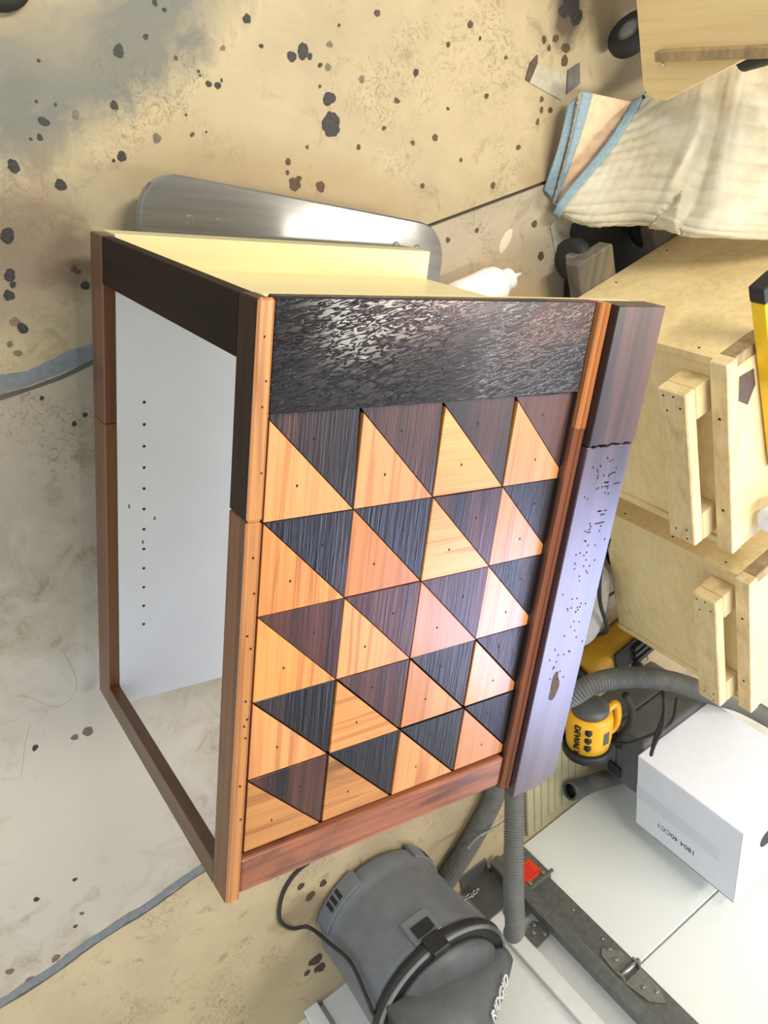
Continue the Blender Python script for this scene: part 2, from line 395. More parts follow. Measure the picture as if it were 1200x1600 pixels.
m_stilel = rings('lower_stile_wood', srgb(118, 76, 44), srgb(80, 48, 27), 0, 60, coat=.15)
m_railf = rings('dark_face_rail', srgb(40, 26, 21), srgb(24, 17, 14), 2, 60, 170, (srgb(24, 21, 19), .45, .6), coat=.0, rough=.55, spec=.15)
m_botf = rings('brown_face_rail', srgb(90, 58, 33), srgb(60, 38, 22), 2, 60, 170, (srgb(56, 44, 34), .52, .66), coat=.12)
m_botr = rings('red_brown_rail', srgb(170, 104, 68), srgb(112, 60, 40), 1, 50, 150, (srgb(60, 42, 42), .54, .70))
m_field = plain('panel_core', srgb(34, 26, 22), .8)
m_wpanel = plain('white_melamine', srgb(214, 216, 216), .32, 0, .03, .02, 8)

# ================================================================== STRUCTURE
floor = empty('floor', (0, 0, 0)); tag(floor, kind='structure')
FR = (P0, ES, NN, V((0, 0, 1)))          # floor / wall frame: s along the door, d into the room
box('subfloor', (-5, -.3, -.06), (4, 6.2, -.012), m_sealdark, floor, FR, 0)
for (d0, d1, mt) in ((-.3, .884, m_slabC), (.896, 2.252, m_slabB), (2.259, 6.2, m_slabA)):
    box('slab', (-5, d0, -.012), (4, d1, 0), mt, floor, FR, .002)
def sealant(d, s0, s1, wd, z):
    bm = bmesh.new(); n = 90; a = []; b = []
    for i in range(n + 1):
        s = s0 + (s1 - s0) * i / n
        wob = .004 * sin(s * 23) + .003 * sin(s * 51 + 1)
        a.append((s, d + wob + wd * (.5 + .18 * random.random()))); b.append((s, d + wob * .6 - wd * (.5 + .18 * random.random())))
    add_prism(bm, a + b[::-1], z - .004, z, FR); return mk('joint_sealant', bm, m_seal, floor)
sealant(2.2555, -4.2, -.55, .024, .0012)
sealant(.890, -4.2, -.75, .022, .0012)
for d, s0, s1 in ((2.236, -4.2, -.55), (.874, -4.2, -.75)):
    bm = bmesh.new(); a = []; b = []
    for i in range(71):
        s = s0 + (s1 - s0) * i / 70; a.append((s, d + .004 * sin(s * 23) + .004 * random.random())); b.append((s, d + .004 * sin(s * 23) - .003 - .004 * random.random()))
    add_prism(bm, a + b[::-1], -.002, .0006, FR); mk('joint_shadow_line', bm, m_sealdark, floor)  # dark strip painted as the shadow line along the sealant edge
STAINS = [(-0.21, 0.493, 0.0218, 0), (-0.254, 0.484, 0.0138, 0), (-0.324, 0.421, 0.0142, 0), (-0.312, 0.399, 0.0094, 0), (-0.318, 0.436, 0.006, 0), (-0.356, 0.307, 0.0077, 0), (-0.271, 0.083, 0.0099, 0), (-0.19, 0.075, 0.0071, 0), (-0.168, 0.012, 0.0069, 1), (-0.152, -0.038, 0.0087, 0), (-0.128, -0.045, 0.0058, 0), (-0.124, -0.059, 0.0029, 0), (-0.081, -0.087, 0.0106, 0), (-0.059, -0.015, 0.0102, 0), (-0.113, 0.087, 0.0084, 0), (-0.105, 0.073, 0.0031, 0), (-0.299, 0.128, 0.005, 0), (-0.276, 0.18, 0.0042, 2), (-0.245, 0.24, 0.0055, 0), (-0.245, 0.257, 0.0067, 0), (-0.254, 0.264, 0.0033, 0), (-0.319, 0.337, 0.0045, 0), (-0.307, 0.459, 0.0049, 0), (-0.344, 0.476, 0.0061, 1), (-0.306, 0.476, 0.0061, 1), (-0.297, 0.553, 0.0064, 1), (-0.412, 0.574, 0.0075, 2), (-0.343, 0.159, 0.004, 0), (-0.35, 0.143, 0.005, 0), (-0.179, -0.019, 0.0029, 0), (-0.148, 0.148, 0.0076, 1), (0.026, -0.102, 0.012, 0), (0.089, -0.102, 0.0102, 0), (0.104, -0.098, 0.0062, 0), (0.122, -0.105, 0.0093, 0), (0.177, -0.086, 0.0096, 0), (0.166, -0.098, 0.0084, 1), (0.103, 0.021, 0.0077, 0), (0.204, -0.108, 0.0053, 1), (0.22, -0.096, 0.0065, 1), (0.302, -0.06, 0.0045, 0), (0.338, 0.015, 0.0048, 0), (0.354, -0.005, 0.0048, 0), (-0.096, 0.422, 0.0128, 2), (-0.106, 0.429, 0.0077, 2), (-0.097, 0.48, 0.0106, 2), (-0.135, 0.405, 0.0063, 2), (-0.116, 0.405, 0.005, 2), (-0.327, 0.679, 0.0068, 0), (-0.215, 0.747, 0.0073, 2), (-0.271, 0.64, 0.0068, 2), (-0.432, 0.801, 0.0084, 2), (-0.199, 0.691, 0.0057, 2), (-0.516, 1.073, 0.0253, 0), (-0.499, 1.092, 0.0192, 0), (-0.5, 1.052, 0.0141, 0), (-0.447, 1.043, 0.0095, 2), (-0.434, 1.078, 0.0129, 2), (-0.409, 1.081, 0.0114, 2), (-0.439, 1.009, 0.0078, 2), (-0.426, 1.028, 0.0063, 2), (-0.325, 1.031, 0.0065, 2), (-0.304, 1.036, 0.0066, 2), (-0.307, 1.063, 0.0066, 2), (1.056, -0.105, 0.0074, 0), (1.051, 0.004, 0.0109, 1), (1.057, -0.024, 0.0077, 1), (1.476, -0.121, 0.0069, 0), (1.684, -0.086, 0.0095, 1), (1.719, -0.147, 0.0094, 1), (1.666, -0.188, 0.009, 1), (1.694, -0.061, 0.0077, 1), (1.459, -0.035, 0.0053, 0), (1.606, -0.038, 0.0056, 2), (1.573, -0.022, 0.0056, 1), (-0.262, 0.221, 0.0032, 0), (-0.256, 0.224, 0.0022, 0), (-0.191, 0.2, 0.0022, 0), (-0.168, 0.238, 0.0023, 0), (-0.038, 0.12, 0.0022, 2), (0.075, 0.002, 0.0065, 2), (0.08, 0.009, 0.0054, 2), (-0.161, 0.212, 0.0045, 2), (-0.147, 0.148, 0.0054, 2), (-0.304, 0.264, 0.0044, 1), (-0.18, -0.048, 0.0028, 0), (-0.238, -0.042, 0.0028, 0), (-0.378, 0.493, 0.0036, 2), (-0.272, 0.462, 0.0037, 2), (-0.218, 0.616, 0.0054, 2), (-0.388, 0.751, 0.0055, 2), (-0.31, 0.87, 0.006, 2), (-0.389, 0.908, 0.0045, 2), (-0.119, 0.729, 0.006, 2), (-0.179, 0.824, 0.0046, 2), (-0.177, 0.56, 0.0054, 2), (-0.165, 0.444, 0.0038, 2), (-0.136, 0.926, 0.0082, 2), (-0.221, 0.984, 0.0065, 2), (-0.279, 1.03, 0.0066, 2), (-0.025, 0.667, 0.0074, 2), (-0.013, 0.818, 0.0064, 2), (-0.038, 0.898, 0.0066, 2), (-0.062, 1.074, 0.0089, 2), (0.01, 1.114, 0.0112, 2), (-0.273, 0.771, 0.0043, 0), (-0.412, 0.831, 0.0043, 0), (1.857, 0.632, 0.0184, 2), (1.8, 0.595, 0.0128, 2), (2.148, 0.677, 0.0263, 2), (2.194, 0.697, 0.0208, 2), (2.188, 0.65, 0.0117, 2), (1.827, 0.673, 0.0132, 2)]  #STAINS
for k, (x, y, r, m) in enumerate(STAINS):
    mt = (m_stain, m_stain2, m_stain3)[m]
    prism('paint_spot', splat(x, y, r * (1.0 if m != 1 else 1.1), 0, asp=random.uniform(.75, 1), rot=random.random() * 3, jag=.35), -.001, .0004 + .00001 * (k % 9), mt, floor)

prism('pale_drip', splat(-.02, .991, .03, 0, asp=.42, rot=2.8), -.001, .0006, plain('pale_drip', srgb(206, 200, 176), .5), floor)
for cp in ([(.84, -.039), (.912, -.016), (.954, -.027), (.967, -.063), (.928, -.111), (.916, -.141)], [(.992, -.111), (1.036, -.123), (1.091, -.131), (1.121, -.14), (1.113, -.174)]):
    tube('floor_crack', [(x, y, -.0023) for x, y in cp], .0026, plain('crack_dust', srgb(146, 138, 120), .9), floor, 6, 6)
# walls and ceiling of the garage (mostly out of view)
wg = empty('wall_garage', D(-2, 0, 0)); tag(wg, kind='structure')
box('wall_face', (-5, -.14, -.01), (-.105, -.06, 2.90), m_wallw, wg, FR, 0)
box('wall_header', (-.30, -.14, 2.80), (3.4, -.061, 2.90), m_wallw, wg, FR, 0)
box('side_jamb', (-.30, -.0598, 0), (-.106, -.012, 2.3), m_white, wg, FR, .002)
box('wall_board', (-5, -.0598, 0), (-.302, -.012, 2.90), m_wallw, wg, FR, 0)
box('door_stop', (-.27, -.012, 0), (-.215, .012, 2.3), m_white, wg, FR, .002)
box('door_casing', (-.86, -.012, 0), (-.30, .010, 2.3), m_white, wg, FR, .003)
box('plinth_block', (-.925, -.012, 0), (-.875, .03, .11), m_white, wg, FR, .003)
ws = box('wall_side', (2.15, -.14, -.01), (2.25, 6.2, 2.90), m_wallw, None, FR, 0, origin=D(2.15, 0, 0)); tag(ws, kind='structure')
ce = box('ceiling', (-2.2, -.14, 2.90), (2.25, 6.2, 2.97), m_ceil, None, FR, 0, origin=D(0, 2.90, 0)); tag(ce, kind='structure')

# garage door: four sections, end stile, hinge, bracket
dr = empty('door_1', D(.9, 0, 0)); tag(dr, 'white sectional garage door with galvanised hinges behind the white box', 'garage door', kind='structure')
SH = .556
for i in range(3):
    pn = box('door_section', (-.10, -.05, i * SH + .004), (3.2, 0.0, (i + 1) * SH - .002), m_doorw, dr, FR, .003)
gl = NT('window_glass'); gl.set(rough=.02, trans=1.0); gl.col((.9, .95, 1))
for i in (3, 4):
    tp = bmesh.new(); z0, z1 = i * SH + .004, (i + 1) * SH - .002
    add_box(tp, (-.10, -.05, z0), (3.2, 0, z0 + .07), FR); add_box(tp, (-.10, -.05, z1 - .07), (3.2, 0, z1), FR)
    for s in (-.10, .42, .98, 1.54, 2.10, 2.66, 3.14): add_box(tp, (s, -.05, z0 + .07), (s + .06 if s < 3 else 3.2, 0, z1 - .07), FR)
    gs = mk('glazed_section', tp, m_doorw, dr)
    for s in (-.04, .48, 1.04, 1.60, 2.16, 2.72): box('window_pane', (s, -.03, z0 + .07), (s + (.46 if s < 0 else .50 if s < 2.7 else .42), -.024, z1 - .07), gl.m, gs, FR, 0)
box('end_stile', (-.092, 0, .005), (-.006, .006, 2.2), m_galvd, dr, FR, .001)
for zz in (.30, .43, .66, .80): turned('rivet', [(.006, 0), (.004, .003)], D(-.03, zz, .006), m_bolt, dr, NN, 10)
br = box('bottom_bracket', (-.115, .006, .0), (.0, .030, .165), m_galvd, dr, FR, .002)
box('bracket_flange', (-.118, .03, .155), (.012, .036, .168), m_galvd, br, FR, .001)
box('warning_label', (-.092, .0302, .075), (-.02, .0308, .142), m_red, br, FR, 0)
for q in range(5): box('label_line', (-.08, .0309, .088 + q * .010), (-.034 - .006 * (q % 2), .0311, .091 + q * .010), plain('label_ink', srgb(190, 30, 20), .6), br, FR, 0)
for s in (-.085, -.022): turned('bolt', [(.008, 0), (.008, .005), (.004, .006)], D(s, .152, .036), m_bolt, br, NN, 6, False)
def hinge(z):
    h = prism('hinge', [(-.085, z - .015), (-.012, z - .015), (-.02, z - .06), (-.055, z - .105), (-.075, z - .09)], .006, .012, m_galv, dr, (P0, ES, V((0, 0, 1)), NN), .001)
    prism('hinge_leaf', [(-.085, z + .015), (-.012, z + .015), (-.016, z + .09), (-.035, z + .135), (-.07, z + .10)], .006, .012, m_galv, h, (P0, ES, V((0, 0, 1)), NN), .001)
    bm = bmesh.new(); add_box(bm, (-.088, .006, z - .016), (-.08, .034, z + .016), FR, .001); add_box(bm, (-.018, .006, z - .016), (-.010, .034, z + .016), FR, .001); mk('hinge_cheek', bm, m_galv, h)
    tube('hinge_pin', [D(-.10, z, .026), D(-.002, z, .026)], .008, m_bolt, h, 12)
    for s, dz in ((-.04, -.085), (-.05, -.05), (-.05, .06), (-.03, .095)): turned('bolt', [(.007, 0), (.007, .004), (.004, .005)], D(s, z + dz, .012), m_bolt, h, NN, 6, False)
hinge(SH); hinge(2 * SH)
# track beside the door
tr = wg
bm = bmesh.new()
P = [(-.150, .02), (-.150, .075), (-.120, .085), (-.112, .08), (-.112, .074), (-.120, .077), (-.142, .069), (-.142, .028), (-.118, .02), (-.118, .014)]
add_prism(bm, P, .02, 2.2, (P0, ES, NN, V((0, 0, 1)))); tr = mk('door_track', bm, m_galvd, wg)
prism('jamb_bracket', [(-.215, .262), (-.165, .242), (-.150, .262), (-.150, .315), (-.215, .322)], .014, .018, m_galvd, tr, (P0, ES, V((0, 0, 1)), NN), .0005)
for s, z in ((-.19, .28), (-.17, .262), (-.165, .305)): turned('bolt', [(.008, 0), (.008, .006), (.005, .007)], D(s, z, .018), m_bolt, tr, NN, 6, False)
box('track_foot', (-.275, .014, .0005), (-.155, .020, .15), m_vacd, tr, FR, .001)
box('track_foot', (-.275, .0205, .0005), (-.155, .085, .006), m_vacd, tr, FR, .001)
for z in (.16, .9): box('jamb_bracket', (-.22, .012, z), (-.15, .018, z + .06), m_galvd, tr, FR, .001)
# ================================================================== CABINET
T = .70; BOT = .105
cab = empty('wooden_cabinet', (.438, .32, BOT), 'reclaimed-wood cabinet lying on its side, triangle-patterned panel facing up', 'cabinet')
# face frame; upper stile fronts darker than their edges, shade put into the colour
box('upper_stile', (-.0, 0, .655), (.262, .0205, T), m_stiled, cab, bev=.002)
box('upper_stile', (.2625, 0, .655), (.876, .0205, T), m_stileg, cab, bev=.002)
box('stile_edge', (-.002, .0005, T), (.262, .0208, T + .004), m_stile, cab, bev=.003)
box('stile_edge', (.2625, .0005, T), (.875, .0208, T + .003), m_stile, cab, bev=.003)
box('lower_stile', (-.0, 0, BOT), (.305, .0205, .165), m_stilem, cab, bev=.002)
box('lower_stile', (.3052, 0, BOT), (.876, .0205, .165), m_stilel, cab, bev=.002)
box('frame_rail', (.001, .0, .1655), (.074, .0205, .6545), m_railf, cab, bev=.001)
box('frame_rail', (.832, .0, .1655), (.876, .0205, .6545), m_botf, cab, bev=.001)
# carcass
lp = box('lower_side', (-.003, .0212, BOT), (.876, .645, .164), m_plyx, cab, bev=.001)
box('white_lining', (.0525, .0214, .164), (.876, .6449, .1655), m_wpanel, cab, bev=0)
for k in range(12):
    prism('pin_hole', [(.270 + k * .0398 + .0028 * cos(a), .068 + .0028 * sin(a)) for a in [i * pi / 5 for i in range(10)]], .1645, .1658, m_hole, cab)
for x, y in ((.46, .041), (.49, .088), (.534, .066)): prism('knot_mark', splat(x, y, .004, 0, 10, asp=.5), .1645, .1657, m_stain2, cab)
box('end_panel', (.050, .0212, .1655), (.068, .645, .655), m_plyx, cab, bev=.001)
box('upper_side', (.000, .0212, .655), (.876, .645, .674), m_plyx, cab, bev=.001)
box('panel_core', (.003, .0215, .6742), (.874, .643, .682), m_field, cab, bev=0)
# decorated side: rails, triangle field, moulding, cap boards
bm = bmesh.new(); add_box(bm, (-.003, .0214, .6822), (.131, .536, .7015), bev=.002)
bmesh.ops.subdivide_edges(bm, edges=[e for e in bm.edges if e.calc_length() > .1], cuts=30, use_grid_fill=True)
for v in bm.verts:
    if v.co.x > .129: v.co.x += random.uniform(-.0015, .001)
rl = mk('top_rail', bm, m_rail, cab)
tube('crack', [(.042, .0215, .7022), (.046, .045, .7022), (.047, .06, .7022)], .0012, m_hole, rl, 6)
tube('crack', [(.036, .06, .7022), (.039, .072, .7022)], .002, m_hole, rl, 6)
box('bottom_rail', (.8035, .0214, .6822), (.868, .5385, .701), m_botr, cab, bev=.006, seg=3)
GX, GY, SQ = .1395, .0288, .1318
YM = .5385
darkpick = [[0, 0, 0, 1], [2, 2, 1, 2], [1, 1, 1, 2], [1 if False else 2, 1, 2, 2], [1, 2, 2, 2]]
lightpick = [[1, 1, 2, 1], [0, 0, 2, 1], [0, 1, 1, 1], [1, 2, 1, 1], [3, 3, 1, 1]]
def clip(poly, f):
    out = []
    for i, p in enumerate(poly):
        q = poly[(i + 1) % len(poly)]; a, b = f(p), f(q)
        if a >= 0: out.append(p)
        if a * b < 0: t = a / (a - b); out.append((p[0] + (q[0] - p[0]) * t, p[1] + (q[1] - p[1]) * t))
    return out
def shrink(poly, g):
    cx = sum(p[0] for p in poly) / len(poly); cy = sum(p[1] for p in poly) / len(poly)
    # inset each edge by g
    a = sum(poly[i][0] * poly[(i + 1) % len(poly)][1] - poly[(i + 1) % len(poly)][0] * poly[i][1] for i in range(len(poly)))
    if a < 0: poly = poly[::-1]
    base = poly
    for i in range(len(base)):
        p, q = base[i], base[(i + 1) % len(base)]
        L_ = math.hypot(q[0] - p[0], q[1] - p[1])
        if L_ < 1e-6: continue
        nx, ny = -(q[1] - p[1]) / L_, (q[0] - p[0]) / L_
        poly = clip(poly, lambda r: (r[0] - p[0]) * nx + (r[1] - p[1]) * ny - g)
    return poly
for i in range(5):
    for j in range(4):
        x0, x1 = GX + i * SQ, GX + (i + 1) * SQ; y0, y1 = GY + j * SQ, GY + (j + 1) * SQ
        if i == 4: x1 = .7985
        dz = random.uniform(-.0012, .0012)
        g = .0005 if (i < 3) else .0012
        lt = [(x0, y0), (x1, y0), (x1, y1)]; dk = [(x0, y0), (x1, y1), (x0, y1)]
        if i == 0: dk = [(.1325, y0 - .006), (x0, y0), (x1, y1), (.1325, y1 - .006)]
        for nm, poly, mt, dd in (('light_triangle', lt, m_light[lightpick[i][j]], .0), ('dark_triangle', dk, m_dark[darkpick[i][j]], -.0006)):
            poly = clip(poly, lambda r: YM - r[1]); poly = clip(poly, lambda r: r[1] - .0222)
            gg = g
            poly = shrink(poly, gg)
            if i >= 3 and j >= 1: poly = clip(poly, lambda r: r[1] - (y0 + .003))
            if i == 4 and j == 0: poly = clip(poly, lambda r: r[1] - (y0 + .001))
            if len(poly) > 2:
                t_ = prism(nm, poly, .6823, .692 + dz + dd, mt, cab, bev=.0006)
                cx = sum(p[0] for p in poly) / len(poly); cy = sum(p[1] for p in poly) / len(poly)
                prism('nail_hole', [(cx + .0022 * cos(a), cy + .0016 * sin(a)) for a in [q * pi / 4 for q in range(8)]], .69, .6922 + dz + dd, m_hole, t_)
box('groove_strip', (-.002, .5387, .6822), (.874, .5404, .698), m_grooveshade, cab, bev=.0004)  # dark strip paints the shade inside the groove
def moulding(x0, x1, mt, lift):
    y = .5406
    prof = [(y, .6822), (y, .704 + lift), (y + .002, .7075 + lift), (y + .005, .709 + lift), (y + .008, .7075 + lift), (y + .0095, .704 + lift), (y + .011, .7045 + lift), (y + .0135, .709 + lift), (y + .016, .710 + lift), (y + .0175, .707 + lift), (y + .0175, .6822)]
    bm = bmesh.new(); add_prism(bm, prof, x0, x1, (V((0, 0, 0)), V((0, 1, 0)), V((0, 0, 1)), V((1, 0, 0)))); return mk('moulding_strip', bm, mt, cab)
moulding(-.002, .186, m_mould, .001); moulding(.1863, .874, m_mouldd, 0)
def cap(x0, x1, mt, z, ends):
    n = 24; bm = bmesh.new(); a = []
    y0, y1 = .5587, .664
    for i in range(n + 1): a.append((x0 + (random.uniform(-.002, .002) if ends[0] else 0), y0 + (y1 - y0) * i / n))
    b = []
    for i in range(n + 1):
        f = i / n; e = (-.018 * max(0, f - .62) / .38 if ends[1] == 2 else 0)
        b.append((x1 + e + (random.uniform(-.002, .002) if ends[1] else 0), y0 + (y1 - y0) * f))
    add_prism(bm, a + b[::-1], .6822, z, WF, .0015); return mk('cap_board', bm, mt, cab)
cap(-.001, .2105, m_wide1, .724, (0, 1)); wb = cap(.2135, .888, m_wide2, .7215, (1, 2))
random.seed(11)
for k in range(90):
    f = random.random()
    x = .235 + .42 * f + random.uniform(-.01, .01); y = .614 + random.gauss(0, .018) - .012 * f
    if not .575 < y < .655: continue
    prism('worm_hole', [(x + random.choice((.0014, .0018, .0022)) * cos(a), y + .0014 * sin(a)) for a in [q * pi / 3 for q in range(6)]], .72, .7219, m_hole, wb)
bm = bmesh.new()
for k in range(14):
    x = .25 + .12 * random.random(); y = .622 + random.uniform(-.02, .02); Lh = random.uniform(.004, .014)
    add_box(bm, (x, y, .72), (x + .0022, y + Lh, .7218))
tag(mk('gouge', bm, m_hole, wb), kind='stuff')
prism('charred_patch', splat(.66, .606, .03, 0, 40, .5, .35), .72, .72165, m_stain3, wb)
for x, y in ((.04, .010), (.09, .015), (.12, .012), (.2, .016), (.31, .012), (.36, .016), (.42, .010), (.44, .016), (.52, .013), (.55, .017), (.56, .013), (.58, .016), (.66, .012), (.72, .016)):
    prism('nail_hole', [(x + .0016 * cos(a), y + .0012 * sin(a)) for a in [q * pi / 3 for q in range(6)]], T, T + .0043, m_hole, cab)

# ================================================================== DOLLY under the cabinet
dl = empty('rolling_dolly', (.3, .4, 0), 'worn grey rounded-corner dolly board under the cabinet', 'dolly')
def rrect(x0, x1, y0, y1, r, n=8, skew=0.0):
    pts = []
    for cx, cy, a0 in ((x1 - r, y1 - r, 0), (x0 + r, y1 - r, 90), (x0 + r, y0 + r, 180), (x1 - r, y0 + r, 270)):
        for i in range(n + 1):
            a = radians(a0 + 90 * i / n); pts.append((cx + r * cos(a), cy + r * sin(a)))
    return [(x + skew * (y - y0), y) for x, y in pts]
prism('dolly_board', rrect(-.102, .50, .083, .728, .07, skew=.085), .083, .1035, m_dolly, dl, bev=.003)
for x, y in ((-.027, .168), (-.025, .222), (-.004, .604), (-.001, .656)): turned('bolt_head', [(.009, 0), (.009, .0006), (.006, .0012)], (x, y, .1033), m_dolly, dl, seg=6, smooth=False)
for x, y in ((.0, .195), (.02, .63), (.44, .20), (.46, .66)):
    cst = box('caster_fork', (x - .02, y - .018, .045), (x + .02, y + .018, .083), m_galvd, dl, bev=.003)
    turned('caster_wheel', [(.026, -.012), (.03, -.008), (.03, .008), (.026, .012)], (x, y, .0305), m_rubber, cst, V((0, 1, 0)), 20)

# ================================================================== BOTTLE
bd = V((-.032, .085, 0)).normalized(); bb = V((.10, .872, .046))
bt = empty('glue_bottle', (.09, .9, 0), 'white plastic squeeze bottle lying on the floor behind the cabinet', 'bottle')
turned('bottle_body', [(.030, -.06), (.042, -.055), (.045, -.04), (.044, .0), (.045, .055), (.042, .075), (.030, .092), (.020, .098)], bb, m_bot, bt, bd, 28)
turned('bottle_cap', [(.023, .0985), (.025, .103), (.025, .116), (.016, .122)], bb, m_bot, bt, bd, 24)
turned('nozzle', [(.007, .1222), (.006, .128), (.003, .150)], bb, m_bot, bt, bd, 14)
# ================================================================== CRATES
A_ = radians(26.5); E1 = V((cos(A_), sin(A_), 0)); E2 = V((-sin(A_), cos(A_), 0)); EZ = V((0, 0, 1))
def crate(corner, label, w_, seed):
    random.seed(seed)
    c = V(corner); fr = (V((c.x, c.y, 0)), E1, E2, EZ); dep = .56
    e = empty('storage_crate', tf(fr, (w_ / 2, dep / 2, .13)), label, 'crate', 'plywood storage crates')
    box('side_panel', (0, 0, .13), (.018, dep, .5695), m_crate, e, fr, .001)
    box('side_panel', (w_ - .018, .0, .13), (w_, dep, .5695), m_crate, e, fr, .001)
    box('front_panel', (.0183, .006, .13), (w_ - .0183, .024, .5695), m_crate, e, fr, .001)
    box('back_panel', (.0183, dep - .018, .13), (w_ - .0183, dep, .5695), m_crate, e, fr, .001)
    box('bottom_panel', (.0183, .0242, .13), (w_ - .0183, dep - .0182, .148), m_crate, e, fr, 0)
    box('front_batten', (.0, -.012, .57), (w_ - .0, .02, .611), m_pine, e, fr, .002)
    box('side_batten', (.0, .0203, .57), (.022, dep, .606), m_pineg, e, fr, .002)
    box('lid_panel', (.0223, .0203, .572), (w_, dep, .609), m_crate, e, fr, .002)
    h = box('handle_bar', (.05, -.072, .49), (.45, -.042, .560), m_pine, e, fr, .003)
    box('handle_block', (.05, -.0415, .49), (.125, .0055, .560), m_pine, h, fr, .002)
    box('handle_block', (.375, -.0415, .49), (.45, .0055, .560), m_pine, h, fr, .002)
    bm = bmesh.new()
    for a, z in ((.066, .505), (.085, .545), (.062, .53), (.10, .512), (.42, .51), (.436, .54), (.41, .54)):
        add_box(bm, (a - .0022, -.0724, z - .0022), (a + .0022, -.0718, z + .0022), fr)
    tag(mk('screw_hole', bm, m_hole, h), kind='stuff')
    for a in (.13, .37):
        box('screw_hole', (a - .003, -.0124, .587), (a + .003, -.0118, .593), m_hole, e, fr, 0)
    for b, z in ((.02, .20), (.02, .36), (.02, .52), (.18, .16), (.36, .16), (.3, .55)):
        box('screw_hole', (-.0004, b - .0025, z), (.0001, b + .0025, z + .005), m_hole, e, fr, 0)
    return e, fr
cr1, F1 = crate((.124, 1.053, 0), 'plywood storage crate with a yellow level on its lid', .49, 3)
cc2 = V((1.088, 1.598, 0)) - E1 * .475
cr2, F2 = crate((cc2.x, cc2.y, 0), 'plywood storage crate nearest the corrugated hose and white box', .49, 4)
prism('paint_smear', [(.045, .025), (.10, .022), (.125, .05), (.09, .075), (.05, .07)], .6086, .6093, m_tape3, cr1, F1)
# wheeled platform below the crates
pf = empty('wheeled_platform', tf(F1, (.5, .3, 0)), 'grey painted plank platform on casters under the plywood crates', 'platform')
box('plank', (-.075, .10, .085), (1.05, .22, .128), m_plank, pf, F1, .004)
box('plank', (-.045, .36, .085), (1.05, .48, .128), m_plank, pf, F1, .004)
for a, b in ((-.05, .16), (-.02, .42), (.95, .18), (.95, .44)):
    c_ = tf(F1, (a, b, .052))
    fk = box('caster_fork', (a - .022, b - .026, .05), (a + .022, b + .026, .085), m_galv, pf, F1, .004)
    turned('caster_wheel', [(.034, -.016), (.05, -.013), (.051, 0), (.05, .013), (.034, .016)], c_, m_rubber, fk, E1 * .3 + E2, 26)
# ================================================================== LEVEL and bag
la = radians(34); LE = V((cos(la), sin(la), 0)); LN = V((-sin(la), cos(la), 0))
FL = (V((-.02, 1.040, .6115)), LE, LN, EZ)
lv = empty('spirit_level', tf(FL, (.3, .03, 0)), 'yellow box-beam spirit level with black end cap lying on crate lid', 'level')
box('beam', (.035, 0, 0), (.46, .055, .032), m_lev, lv, FL, .002)
box('end_cap', (0, -.002, -.0005), (.0348, .057, .034), m_black, lv, FL, .004, 2)
turned('vial_ring', [(.020, 0), (.020, .003), (.014, .003), (.014, .001)], tf(FL, (.062, .030, .0315)), m_vacl, lv, EZ, 24)
turned('vial', [(.0138, 0), (.0138, .0012)], tf(FL, (.062, .030, .0315)), m_black, lv, EZ, 24)
for a in (.20, .30): box('grip_window', (a, .012, .0318), (a + .05, .043, .0326), m_vacl, lv, FL, .0002)
def blob(name, c, r, mat, label, cat, sq=(1, 1, 1), amp=.25, sub=3, seed=1, flat=None):
    random.seed(seed); bm = bmesh.new(); bmesh.ops.create_icosphere(bm, subdivisions=sub, radius=1)
    ks = [(V((random.uniform(-1, 1) for _ in range(3))) * 4, random.uniform(0, 6), random.uniform(.4, 1)) for _ in range(7)]
    for v in bm.verts:
        d = sum(a * sin(k.dot(v.co) + p) for k, p, a in ks) / 4
        v.co *= 1 + amp * d
        v.co = V((v.co.x * r * sq[0], v.co.y * r * sq[1], v.co.z * r * sq[2]))
        v.co += V(c)
        if flat is not None and v.co.z < flat: v.co.z = flat
    o = mk(name, bm, mat, None, True, origin=(c[0], c[1], flat if flat is not None else c[2]))
    if label: tag(o, label, cat)
    return o
bagm = NT('clear_plastic'); bagm.col((.93, .94, .95)); bagm.set(rough=.18, trans=.55, coat=.3); bagm.bump(bagm.noise(bagm.objvec(False), 28, 4, .6, 1.0), .9, .01)
bp = tf(F1, (.445, .10, .65))
bag = blob('plastic_bag', bp, .052, bagm.m, 'crumpled clear plastic bag on the plywood crate lid', 'bag', (1, 1, .75), .45, 4, 5, .611)
# ================================================================== MOVING BLANKET
#BLANKET
BL_MAIN = [[(-0.3639, 1.2704, 0.08), (-0.4219, 1.3119, 0.13), (-0.4613, 1.3683, 0.18), (-0.5006, 1.4307, 0.24), (-0.5402, 1.6039, 0.28)], [(-0.2703, 1.178, 0.1), (-0.2854, 1.2435, 0.17), (-0.3036, 1.2901, 0.25), (-0.3244, 1.3433, 0.32), (-0.3506, 1.553, 0.37)], [(-0.1888, 1.1284, 0.08), (-0.1826, 1.1808, 0.16), (-0.1827, 1.2378, 0.24), (-0.1923, 1.2741, 0.36), (-0.2037, 1.4767, 0.46)], [(-0.1079, 1.0899, 0.045), (-0.0849, 1.1549, 0.11), (-0.1009, 1.2156, 0.21), (-0.0955, 1.2247, 0.36), (-0.1172, 1.4191, 0.52)], [(-0.1038, 1.1594, 0.012), (-0.0877, 1.2361, 0.05), (-0.1057, 1.3001, 0.14), (-0.1028, 1.2914, 0.31), (-0.1266, 1.4862, 0.48)]]
